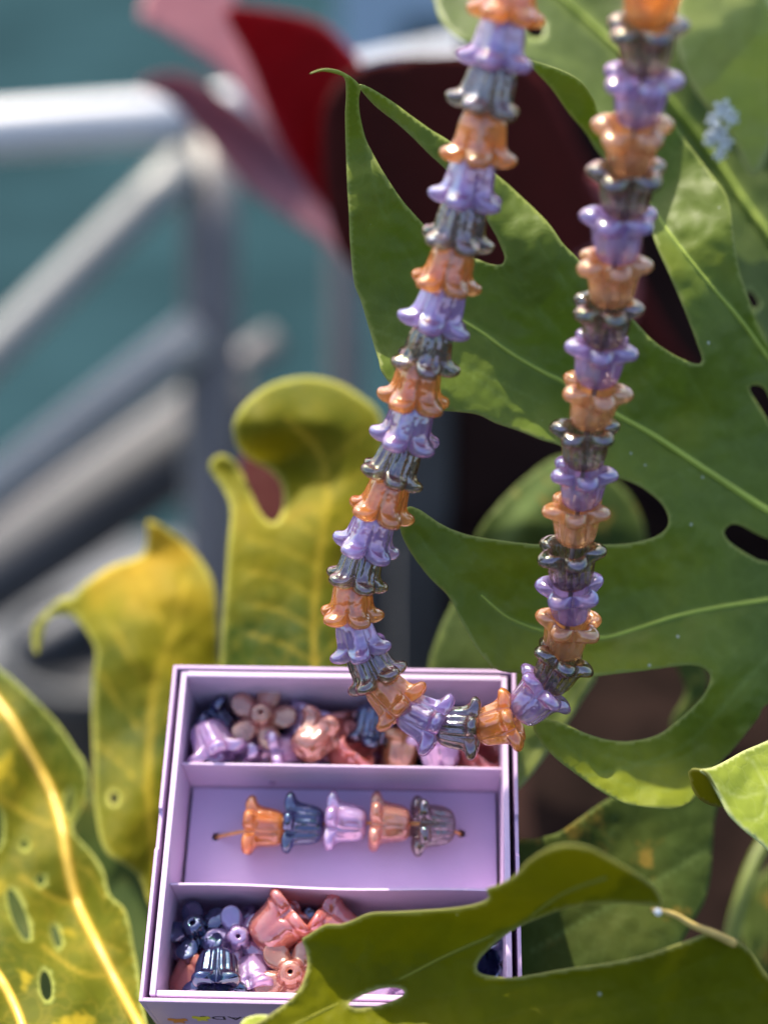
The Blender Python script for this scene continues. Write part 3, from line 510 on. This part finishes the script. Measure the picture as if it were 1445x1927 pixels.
def ell(cx, cy_, a, b, rot, n=14):
    return [(cx + a * math.cos(t) * math.cos(rot) - b * math.sin(t) * math.sin(rot), cy_ + a * math.cos(t) * math.sin(rot) + b * math.sin(t) * math.cos(rot)) for t in [2 * math.pi * i / n for i in range(n)]]
hH = [ell(77, 1657, 8, 10, 0), ell(107, 1763, 8, 22, -.25), ell(87, 1855, 11, 29, -.12), ell(36, 1722, 13, 52, -.35), ell(131, 1510, 7, 26, .12), ell(47, 1590, 7, 8, 0), ell(-6, 1560, 12, 40, 0)]
vH = [([(-20, 1300), (23, 1358), (49, 1404), (75, 1449), (98, 1494), (117, 1558), (128, 1626), (147, 1702), (177, 1766), (211, 1834), (245, 1898), (275, 1960), (300, 2060)], 9, .9), ([(-40, 1800), (0, 1841), (38, 1917), (60, 2000)], 7, .7),
      ([(117, 1558), (60, 1540), (0, 1500)], 4, .35), ([(147, 1702), (100, 1690), (40, 1650)], 4, .35), ([(177, 1766), (230, 1790)], 3, .3), ([(211, 1834), (150, 1830), (80, 1780)], 4, .35), ([(128, 1626), (170, 1640), (200, 1690)], 3, .3)]
rH = lambda x, y: .12 * np.sin(x / 30 + y / 60)
cH = [(-80, 1215, 36.4), (38, 1290, 36.0), (143, 1411, 34.8), (160, 1480, 34.3), (100, 1500, 34.6), (138, 1553, 33.8), (196, 1641, 32.8), (147, 1702, 32.8), (251, 1774, 31.4), (0, 1500, 33.8), (0, 1700, 32.0), (268, 1879, 30.2), (211, 1834, 31.2), (100, 1850, 30.2), (0, 1900, 29.4), (320, 2080, 28.6)]
hl, dfH = sheet('leaf', H1, hH, cH, YG_LEAF, yp, 8, vH, label='yellow-green leaf with small dark holes and a bright yellow midrib', ripple=rH, rimw=4)
vein_tube('midrib', vH[0][0], dfH, .105, MIDRIB_Y, hl, off=rH, lift=.03, taper=False)
vein_tube('midrib', vH[1][0], dfH, .10, MIDRIB_Y, hl, off=rH, lift=.05, taper=False)

# ================================================================ the box
TL, TR, BL, BR = P(325, 1250, 30.1), P(968, 1262, 29.9), P(264, 1886, 26.8), P(985, 1898, 26.6)
BO = (TL + TR + BL + BR) / 4
bx = ((TR + BR) - (TL + BL)).normalized(); bu = ((TL + TR) - (BL + BR)); bu = (bu - bx * bu.dot(bx)).normalized(); bn = bx.cross(bu).normalized()
if bn.dot(CAM - BO) < 0: bn = -bn
HW = ((TR - TL).length + (BR - BL).length) / 4; HH = ((TL - BL).length + (TR - BR).length) / 4
print('box half sizes', HW, HH, 'normal', bn, 'sun on box', SUN.dot(bx), SUN.dot(bu), SUN.dot(bn))
DEP = 2.7
def BH(px, py, n):                       # where the line of sight meets the plane at height n of the box
    d = (P(px, py, 1) - CAM); t = ((BO + bn * n) - CAM).dot(bn) / d.dot(bn); p = CAM + d * t - BO
    return p.dot(bx), p.dot(bu)
box = empty('bead_box', BO - bn * DEP, 'open square lilac cardboard box of glass beads lying among the leaves', 'box')
def bb(x0, x1, u0, u1, n0, n1): return bevbox(BO, bx, bu, bn, x0, x1, u0, u1, n0, n1)
T = .07
# outer sleeve: side walls with thumb notches, built from three pieces joined in one outline
def wall_with_notch(side, name):
    # outline in (u, n), extruded along x
    c = [(-HH, -DEP), (HH, -DEP), (HH, 0)]
    un = BH(268, 1520, 0)[1]; ul = BH(268, 1598, 0)[1]
    c += [(un, 0), (un - .07, -.10), (ul + .07, -.10), (ul, 0), (-HH, 0)]
    x0 = side * HW; x1 = side * (HW - T); n = len(c)
    vs = [BO + bx * x0 + bu * u + bn * k for u, k in c] + [BO + bx * x1 + bu * u + bn * k for u, k in c]
    # polygons: split into quads so that the notch stays concave-safe
    body = [(0, 1, 2, 3, 4, 5, 6, 7)]
    fs = [tuple(body[0]), tuple(n + i for i in reversed(body[0]))] + [(i, i + n, (i + 1) % n + n, (i + 1) % n) for i in range(n)]
    o = mesh_obj(name, vs, fs, BOXM, sleeve, smooth=False); md = o.modifiers.new('edge', 'BEVEL'); md.width = .012 * S; md.segments = 2
sleeve = box_obj('outer_box', bb(-HW, HW, -HH, HH, -DEP - T, -DEP), BOXM, box, .02)
wall_with_notch(-1, 'side_wall'); wall_with_notch(1, 'side_wall')
box_obj('top_wall', bb(-HW + T, HW - T, HH - T, HH, -DEP, 0), BOXM, sleeve, .012)
front = box_obj('front_wall', bb(-HW + T, HW - T, -HH, -HH + T, -DEP, 0), BOXM, sleeve, .012)
g = .10; TX = HW - T - g; TU = HH - T - .05; TT = .11; TD = -2.45
tray = box_obj('inner_tray', bb(-TX, TX, -TU, TU, TD - .08, TD), BOXI, box, .02)
box_obj('tray_wall', bb(-TX, -TX + TT, -TU, TU, TD, -.04), BOXI, tray, .02)
box_obj('tray_wall', bb(TX - TT, TX, -TU, TU, TD, -.04), BOXI, tray, .02)
box_obj('tray_wall', bb(-TX + TT, TX - TT, TU - TT, TU, TD, -.02), BOXI, tray, .02)
box_obj('tray_wall', bb(-TX + TT, TX - TT, -TU, -TU + TT, TD, -.10), BOXI, tray, .02)
IX = TX - TT - .01
nd = -.45
u1 = BH(630, 1443, nd)[1]; u2 = BH(600, 1668, nd)[1]; CN = -1.75
box_obj('divider', bb(-IX, IX, u1, u1 + .045, TD, nd), BOXI, box, .01)
ul_, ur_ = BH(320, 1661, nd)[1], BH(940, 1684, nd)[1]
# lower divider sags a little to the right, like the folded card in the photograph
dvs = []; NS = 24
for i in range(NS + 1):
    t = i / NS; x = -IX + 2 * IX * t; u = u2 + (ul_ - u2) * max(0, 1 - t * 2.2) + .02 * math.sin(t * 9)
    for (du, n_) in ((0, nd), (.045, nd), (.045, TD), (0, TD)): dvs.append(BO + bx * x + bu * (u - du) + bn * n_)
dfs = [tuple(i * 4 + k for k in q_) for i in range(NS) for q_ in ((0, 1, 5, 4), (1, 2, 6, 5), (2, 3, 7, 6), (3, 0, 4, 7))] + [(0, 3, 2, 1), tuple(NS * 4 + k for k in range(4))]
mesh_obj('divider', dvs, dfs, BOXI, box, smooth=False)
# card insert with its two punched holes
def card():
    out = [(-IX + .06, u2 + .03), (IX - .06, u2 + .03), (IX - .06, u1 - .03), (-IX + .06, u1 - .03)]
    hs = []
    for h in ((407, 1575), (868, 1569)):
        hx, hu = BH(h[0], h[1], CN); hs.append([(hx + .085 * math.cos(a), hu + .085 * math.sin(a)) for a in [2 * math.pi * i / 20 for i in range(20)]])
    pts = []; edges = []
    for rg in [out] + hs:
        s0 = len(pts); pts += rg; edges += [(s0 + i, s0 + (i + 1) % len(rg)) for i in range(len(rg))]
    v, e, f, *_ = geometry.delaunay_2d_cdt([Vector(p) for p in pts], edges, [], 0, 1e-5)
    V = np.array([(p.x, p.y) for p in v]); fs = []
    for t in f:
        c = V[list(t)].mean(0)[None]
        if inside(out, c)[0] and not any(inside(h, c)[0] for h in hs): fs.append(tuple(t))
    return mesh_obj('card_insert', [BO + bx * a + bu * b + bn * CN for a, b in V], fs, CARDM, box, smooth=False, thick=.05)
card()
# printed lettering, upside down for us because the box is turned round
def text_obj(body, px, py, size, mat, parent, rot=math.pi):
    cu = bpy.data.curves.new('lettering', 'FONT'); cu.body = body; cu.size = size * S; cu.align_x = 'CENTER'; cu.align_y = 'CENTER'; cu.extrude = .003 * S; cu.space_character = 1.12
    tmp = bpy.data.objects.new('lettering', cu); link(tmp)
    dg = bpy.context.evaluated_depsgraph_get(); me = bpy.data.meshes.new_from_object(tmp.evaluated_get(dg)); bpy.data.objects.remove(tmp)
    me.name = 'lettering'; me.materials.clear(); me.materials.append(mat); o = bpy.data.objects.new('lettering', me); link(o)
    # front wall plane: normal -bu, x axis bx, "up" on the print = bn; turned by rot in plane
    d = (P(px, py, 1) - CAM); pl = BO - bu * (HH + .004); t = (pl - CAM).dot(bu) / d.dot(bu); pos = CAM + d * t
    xa = bx * math.cos(rot) + bn * math.sin(rot); ya = -bx * math.sin(rot) + bn * math.cos(rot); za = xa.cross(ya)
    M = Matrix((xa, ya, za)).transposed().to_4x4()
    par = Vector((0, 0, 0)); p = parent
    while p is not None: par += p.location; p = p.parent
    M.translation = pos * S - par; o.parent = parent; o.matrix_local = M
    return o, pos
INK = simple_mat('ink_dark', (.03, .02, .03), .6)
text_obj('BEADS', 440, 1916, .40, INK, front)
text_obj('MADE WITH', 470, 1936, .26, INK, front)
def blot(pts, px, py, mat):
    d = (P(px, py, 1) - CAM); pl = BO - bu * (HH + .005); t = (pl - CAM).dot(bu) / d.dot(bu); pos = CAM + d * t
    c = catmull(pts, .03, True); vs = [pos + bx * a + bn * b for a, b in c]; n = len(vs)
    vs2 = vs + [v - bu * .006 for v in vs]
    mesh_obj('printed_butterfly', vs2, [tuple(range(n)), tuple(reversed(range(n, 2 * n)))] + [(i, i + n, (i + 1) % n + n, (i + 1) % n) for i in range(n)], mat, front, smooth=False)
wing = [(-.14, .16), (0, .12), (.14, .16), (.17, .04), (.08, -.02), (.1, -.14), (0, -.10), (-.1, -.14), (-.09, -.02), (-.17, .04)]
blot([(a, b * 1.4) for a, b in wing], 380, 1917, simple_mat('ink_yellow', (.75, .62, .04), .6))
blot([(a * 1.1, b * 1.4) for a, b in wing], 336, 1921, simple_mat('ink_orange', (.75, .25, .04), .6))

# ================================================================ beads
def bead_mesh(name, lobes=5, amp=.165, base=.462, groove=.14, flute=.016, H=.86, body=1.02, powr=.85, nf=2, cut=.27, seg=80, drop=.05):
    prof = [(.05, .07, 0), (.012, .09, 0), (0, .14, 0), (.014, .215, 0), (.05, .285, .1), (.11, .330, .4), (.19, .358, .8), (.30, .376, 1), (.42, .387, 1), (.52, .396, 1), (.59, .405, .9), (.64, .414, .7), (.68, .428, .4), (.715, .445, .2),
            (.75, .462, .05), (.79, .472, 0), (.83, .475, 0), (.865, .468, 0), (.89, .45, 0), (.90, .425, 0), (.895, .395, 0), (.87, .365, 0), (.81, .335, 0), (.70, .30, .2), (.55, .27, .3), (.38, .23, .2), (.27, .17, 0), (.24, .08, 0), (.14, .065, 0)]
    lw = [0, 0, 0, 0, 0, .01, .02, .03, .05, .10, .22, .40, .62, .80, .93, 1.0, 1.02, .97, .86, .70, .52, .34, .16, .05, 0, 0, 0, 0, 0]
    vs, fs = [], []
    n = len(prof)
    for i, (z, r_, gv) in enumerate(prof):
        for k in range(seg):
            th = 2 * math.pi * k / seg
            L = abs(math.cos(lobes * th / 2)) ** powr          # 1 at petal tips, 0 in the notches
            w_ = lw[i]; r = r_ * body if w_ < .5 else r_
            r = r + w_ * (amp * (2 * L - 1) + (base - .455))
            r *= 1 - gv * groove * (1 - L) ** 2.2
            r += gv * flute * math.cos(lobes * nf * th)
            zz = z * H / .86 - w_ * cut * (1 - L) ** 1.5 - w_ * (.05 * L * L + drop * L)
            vs.append((r * math.cos(th) * S, r * math.sin(th) * S, (zz - .43) * S))
    for i in range(n):
        j = (i + 1) % n
        for k in range(seg):
            k2 = (k + 1) % seg; fs.append((i * seg + k, i * seg + k2, j * seg + k2, j * seg + k))
    m = bpy.data.meshes.new(name); m.from_pydata(vs, [], fs); m.update(); m.polygons.foreach_set('use_smooth', [True] * len(m.polygons))
    return m
MATS = {'or': B_OR, 'pe': B_PE, 'li': B_LI, 'lp': B_LP, 'dk': B_DK, 'nv': B_NV, 'sa': B_SA, 'co': B_FO}
SHAPES = {'bell': dict(), 'bell2': dict(groove=.08, flute=.022, nf=3, seg=90), 'tulip': dict(lobes=4, amp=.13, base=.45, groove=.04, flute=0, powr=1.0, cut=.10, seg=64, body=1.12, drop=-.02), 'flower': dict(lobes=5, amp=.19, base=.43, groove=.2, flute=.0, powr=.6, cut=.0, body=.58, H=.45, drop=.10)}
MESH = {}
def get_mesh(shape, mat):
    k = (shape, mat)
    if k not in MESH:
        m = bead_mesh('bead_' + shape, **SHAPES[shape]); m.materials.append(MATS[mat]); MESH[k] = m
    return MESH[k]
def place(name, shape, mat, pos, axis, spin, parent=None, scale=1.0):
    o = bpy.data.objects.new(name, get_mesh(shape, mat)); link(o)
    q = Vector(axis).to_track_quat('Z', 'Y'); M = q.to_matrix().to_4x4() @ Matrix.Rotation(spin, 4, 'Z') @ Matrix.Scale(scale, 4)
    par = Vector((0, 0, 0)); p = parent
    while p is not None: par += p.location; p = p.parent
    M.translation = Vector(pos) * S - par
    if parent: o.parent = parent
    o.matrix_local = M
    return o

NK = [(962, -10, 'or'), (942, 78, 'li'), (921, 164, 'dk'), (905, 256, 'or'), (886, 340, 'li'), (866, 420, 'dk'), (845, 502, 'or'), (829, 577, 'li'), (806, 654, 'dk'), (785, 722, 'or'), (771, 797, 'li'), (746, 868, 'dk'), (725, 936, 'or'),
      (698, 1002, 'li'), (677, 1066, 'dk'), (661, 1130, 'or'), (672, 1196, 'li'), (697, 1252, 'dk'), (736, 1308, 'or'), (794, 1352, 'li'), (862, 1370, 'dk'), (935, 1362, 'or'), (1003, 1318, 'li'), (1046, 1262, 'dk'), (1066, 1196, 'pe'),
      (1073, 1130, 'li'), (1073, 1064, 'dk'), (1083, 984, 'pe'), (1094, 915, 'li'), (1100, 838, 'dk'), (1114, 762, 'pe'), (1126, 682, 'li'), (1138, 608, 'dk'), (1150, 528, 'pe'), (1163, 444, 'li'), (1178, 358, 'dk'), (1187, 276, 'pe'), (1202, 184, 'li'), (1214, 88, 'dk'), (1226, -5, 'or')]
n_left = 19
def ndepth(i, y):
    if i < 18: return 23.9 + (y - 80) * .0034
    if i > 24: return 23.5 + (y - 155) * .0036
    a = 23.9 + (1252 - 80) * .0034; b = 23.5 + (1196 - 155) * .0036; t = (i - 17) / 8
    return a + (b - a) * t
pos = [P(x, y, ndepth(i, y)) for i, (x, y, m) in enumerate(NK)]
neck = empty('bead_necklace', pos[20], 'hanging necklace loop of orange, lilac and smoky flower-shaped glass beads', 'necklace')
names = {'or': 'orange glass flower bead', 'pe': 'peach glass flower bead', 'li': 'lilac pearly flower bead', 'dk': 'smoky iridescent flower bead'}
for i, (x, y, m) in enumerate(NK):
    a = pos[max(0, i - 1)]; b = pos[min(len(pos) - 1, i + 1)]
    ax = (b - a).normalized()
    ax = (ax + Vector((random.uniform(-1, 1), random.uniform(-1, 1), random.uniform(-1, 1))) * .10).normalized()
    if i >= 23: ax = (ax + (CAM - pos[i]).normalized() * .26).normalized()
    if 17 < i < 23: ax = (ax + (CAM - pos[i]).normalized() * .12).normalized()
    o = place('bead', 'bell2' if m == 'dk' else 'bell', m, pos[i], ax, random.uniform(0, 6.28), neck, random.uniform(.95, 1.03) * (1 + .09 * max(0, 1 - y / 1100)))
    o['label'] = names[m]
path = [pos[0] + (pos[0] - pos[1]) * 1.5] + pos + [pos[-1] + (pos[-1] - pos[-2]) * 1.5]
vs, fs = tube([Vector(p) for p in catmull([tuple(p) for p in path], .25, False)], .045, 8); mesh_obj('cord', vs, fs, CORD_C, neck)

# the sample string on the card
SB = [(497, 1558, 'or', 0), (571, 1551, 'nv', 0), (650, 1549, 'lp', 0), (733, 1549, 'co', -.02), (815, 1553, 'dk', -.35)]
SN = CN + .62
strand = empty('sample_strand', BO + bx * BH(640, 1560, CN)[0] + bu * BH(640, 1560, CN)[1] + bn * CN, 'short string of five flower beads threaded across the lilac card', 'bead string')
nm5 = ['orange bead at one end', 'dark blue bead', 'lilac bead in the middle', 'coral bead', 'smoky teal bead at the other end']
sp = []
for i, (x, y, m, tl) in enumerate(SB):
    a, b = BH(x, y, SN); c = BO + bx * a + bu * b + bn * SN; sp.append(c)
    ax = (-bx + bn * (.05 if i != 4 else .25) + bu * (.04 + tl * .3)).normalized()
    o = place('bead', 'bell2' if m in ('nv', 'dk') else 'bell', m, c, ax, random.uniform(0, 6.28), strand, .97); o['label'] = nm5[i]
h1 = BH(407, 1575, CN); h2 = BH(868, 1569, CN)
hp1 = BO + bx * h1[0] + bu * h1[1] + bn * (CN - .2); hp2 = BO + bx * h2[0] + bu * h2[1] + bn * (CN - .2)
pth = catmull([tuple(p) for p in [hp1, hp1 + bn * .22 + bx * .03] + sp + [hp2 + bn * .22 - bx * .03, hp2]], .12, False)
vs, fs = tube([Vector(p) for p in pth], .035, 8); mesh_obj('cord', vs, fs, CORD, strand)

# loose beads: (px, py, n, shape, material, axis in box frame (x, u, n), label)
LOOSE = [
 (366, 1385, -1.15, 'bell', 'lp', (.40, -.85, -.05), 'lilac fluted bell bead leaning on the left wall, upper compartment', 1.0),
 (408, 1335, -1.55, 'bell2', 'nv', (-.6, .5, .3), 'dark navy bead behind the leftmost lilac bell', 1.0),
 (497, 1355, -1.15, 'flower', 'co', (.05, -.1, 1), 'coral flower bead facing up, upper compartment', 1.12),
 (450, 1408, -1.30, 'bell', 'lp', (-.5, -.3, .8), 'small lilac bead just below the coral flower bead', .85),
 (415, 1425, -1.80, 'bell2', 'nv', (.6, -.5, .2), 'dark navy bead wedged under the leftmost lilac bell', .95),
 (520, 1422, -1.25, 'bell', 'lp', (-.8, -.3, .3), 'pinkish lilac bead half hidden behind the divider edge', .95),
 (594, 1400, -1.05, 'bell', 'co', (.5, .7, -.25), 'gold-tinted coral fluted bead in the middle of the upper compartment', 1.0),
 (566, 1345, -1.85, 'tulip', 'lp', (.3, .8, .3), 'lilac bead lying at the back wall', 1.0),
 (645, 1345, -1.75, 'tulip', 'sa', (-.1, .9, .4), 'dark salmon bead deep at the back wall', 1.0),
 (700, 1388, -1.25, 'bell2', 'nv', (-.1, -.75, -.55), 'navy blue fluted bead with bright ribs, upper compartment', 1.0),
 (655, 1425, -1.55, 'tulip', 'sa', (.5, .2, .6), 'pink bead squeezed between gold-tinted and navy beads', .9),
 (770, 1412, -1.35, 'bell', 'pe', (.2, .9, .3), 'peach bead right of the navy fluted bead', .95),
 (826, 1424, -1.35, 'bell', 'lp', (-.2, .9, .5), 'pale pink bead under the necklace curve', 1.0),
 (905, 1415, -1.60, 'tulip', 'sa', (.4, .3, .7), 'red salmon bead in the right corner of the upper compartment', 1.0),
 (762, 1360, -1.95, 'tulip', 'sa', (.4, .5, .5), 'salmon bead in the shade behind the necklace orange bead', 1.0),
 (890, 1365, -2.0, 'bell', 'or', (-.5, .5, .5), 'orange bead in the shade near the right wall', .95),
 (360, 1775, -1.35, 'flower', 'nv', (-.15, .25, 1), 'navy flower bead with an open centre hole, lower compartment', 1.0),
 (508, 1745, -1.15, 'tulip', 'sa', (.75, .62, .25), 'big glossy salmon heart-shaped bead, lower compartment', 1.15),
 (628, 1742, -1.35, 'tulip', 'sa', (-.8, .5, .2), 'salmon bead partly covered by the olive leaf', 1.1),
 (560, 1768, -1.75, 'flower', 'nv', (.0, .0, 1), 'dark flower bead between the two salmon beads', .9),
 (440, 1790, -1.30, 'flower', 'lp', (.1, -.1, 1), 'lilac flower bead with round petals, lower compartment', 1.0),
 (432, 1738, -1.95, 'tulip', 'lp', (-.4, .5, .5), 'lilac bead behind the lilac flower bead', .95),
 (335, 1840, -1.50, 'tulip', 'sa', (.5, .75, .25), 'salmon bead in the lower left corner', 1.05),
 (400, 1838, -1.00, 'bell2', 'nv', (.05, -.97, .22), 'shiny mirror-blue fluted bell bead standing at the front edge', 1.0),
 (465, 1850, -1.30, 'tulip', 'lp', (.2, -.9, .3), 'lilac pointed bead beside the mirror-blue bell', .95),
 (540, 1838, -1.05, 'flower', 'co', (.0, -.05, 1), 'coral flower bead with clear petals touching the olive leaf', 1.15),
 (932, 1805, -1.50, 'bell2', 'nv', (.3, -.5, .8), 'dark blue bead alone in the lower right corner', 1.0),
 (720, 1880, -1.35, 'tulip', 'lp', (.7, .3, .4), 'pinkish lilac bead seen through the hole of the olive leaf', 1.0),
 (640, 1850, -1.60, 'bell', 'pe', (-.7, .3, .4), 'peach bead under the olive leaf near its hole', 1.0),
 (810, 1840, -1.60, 'bell', 'lp', (.7, .3, .4), 'lilac bead under the olive leaf further right', 1.0),
]
items = []          # each: [position in the box frame, mobility, shape, material, axis, label, scale, group, compartment]
for (x, y, n_, sh, m, ax, lab, sc) in LOOSE:
    a, b = BH(x, y, n_)
    if sh == 'flower': ax = tuple(-q_ for q_ in ax)
    items.append([np.array([a, b, n_]), .2, sh, m, ax, lab, sc, 'loose glass beads in the lilac box', 'upper' if y < 1500 else 'lower'])
rg = {'upper': (u1 + .6, TU - TT - .5), 'lower': (-TU + TT + .5, u2 - .62)}
for comp, (ulo, uhi) in rg.items():
    for k in range(9):
        a = -IX + .5 + (2 * IX - 1.0) * (k + .5) / 9; b = ulo + (uhi - ulo) * (.15 if k % 2 else .85)
        key = ['lp', 'nv', 'sa', 'co', 'li'][(k * 3) % 5]
        ax = (random.uniform(-1, 1), random.uniform(-1, 1), random.uniform(-.4, .8))
        col = {'lp': 'lilac', 'nv': 'navy', 'sa': 'salmon', 'co': 'coral', 'li': 'violet'}[key]
        ordn = ['first', 'second', 'third', 'fourth', 'fifth', 'sixth', 'seventh', 'eighth', 'ninth'][k]
        items.append([np.array([a, b, TD + .5]), 1.0, ['bell', 'tulip', 'bell2'][k % 3], key, ax, '%s bead mostly covered, %s from the left wall in the bottom layer, %s compartment' % (col, ordn, comp), .95, 'covered beads of the %s compartment' % comp, comp])
for it in range(160):
    for i in range(len(items)):
        for j in range(i + 1, len(items)):
            A, B = items[i], items[j]
            if A[8] != B[8]: continue
            dv = B[0] - A[0]; L = np.linalg.norm(dv); need = .80
            if L < need:
                dv = dv / max(L, 1e-3) * (need - L) * .4; t = A[1] + B[1]
                A[0] = A[0] - dv * A[1] / t; B[0] = B[0] + dv * B[1] / t
    for A in items:
        ulo, uhi = rg[A[8]]
        A[0][0] = min(IX - .48, max(-IX + .48, A[0][0])); A[0][1] = min(uhi, max(ulo, A[0][1])); A[0][2] = min(-.85, max(TD + .45, A[0][2]))
for (p3, mob, sh, m, ax, lab, sc, grp, comp) in items:
    o = place('glass_bead', sh, m, BO + bx * p3[0] + bu * p3[1] + bn * p3[2], bx * ax[0] + bu * ax[1] + bn * ax[2], random.uniform(0, 6.28), None, sc)
    tag(o, lab, 'bead', grp)
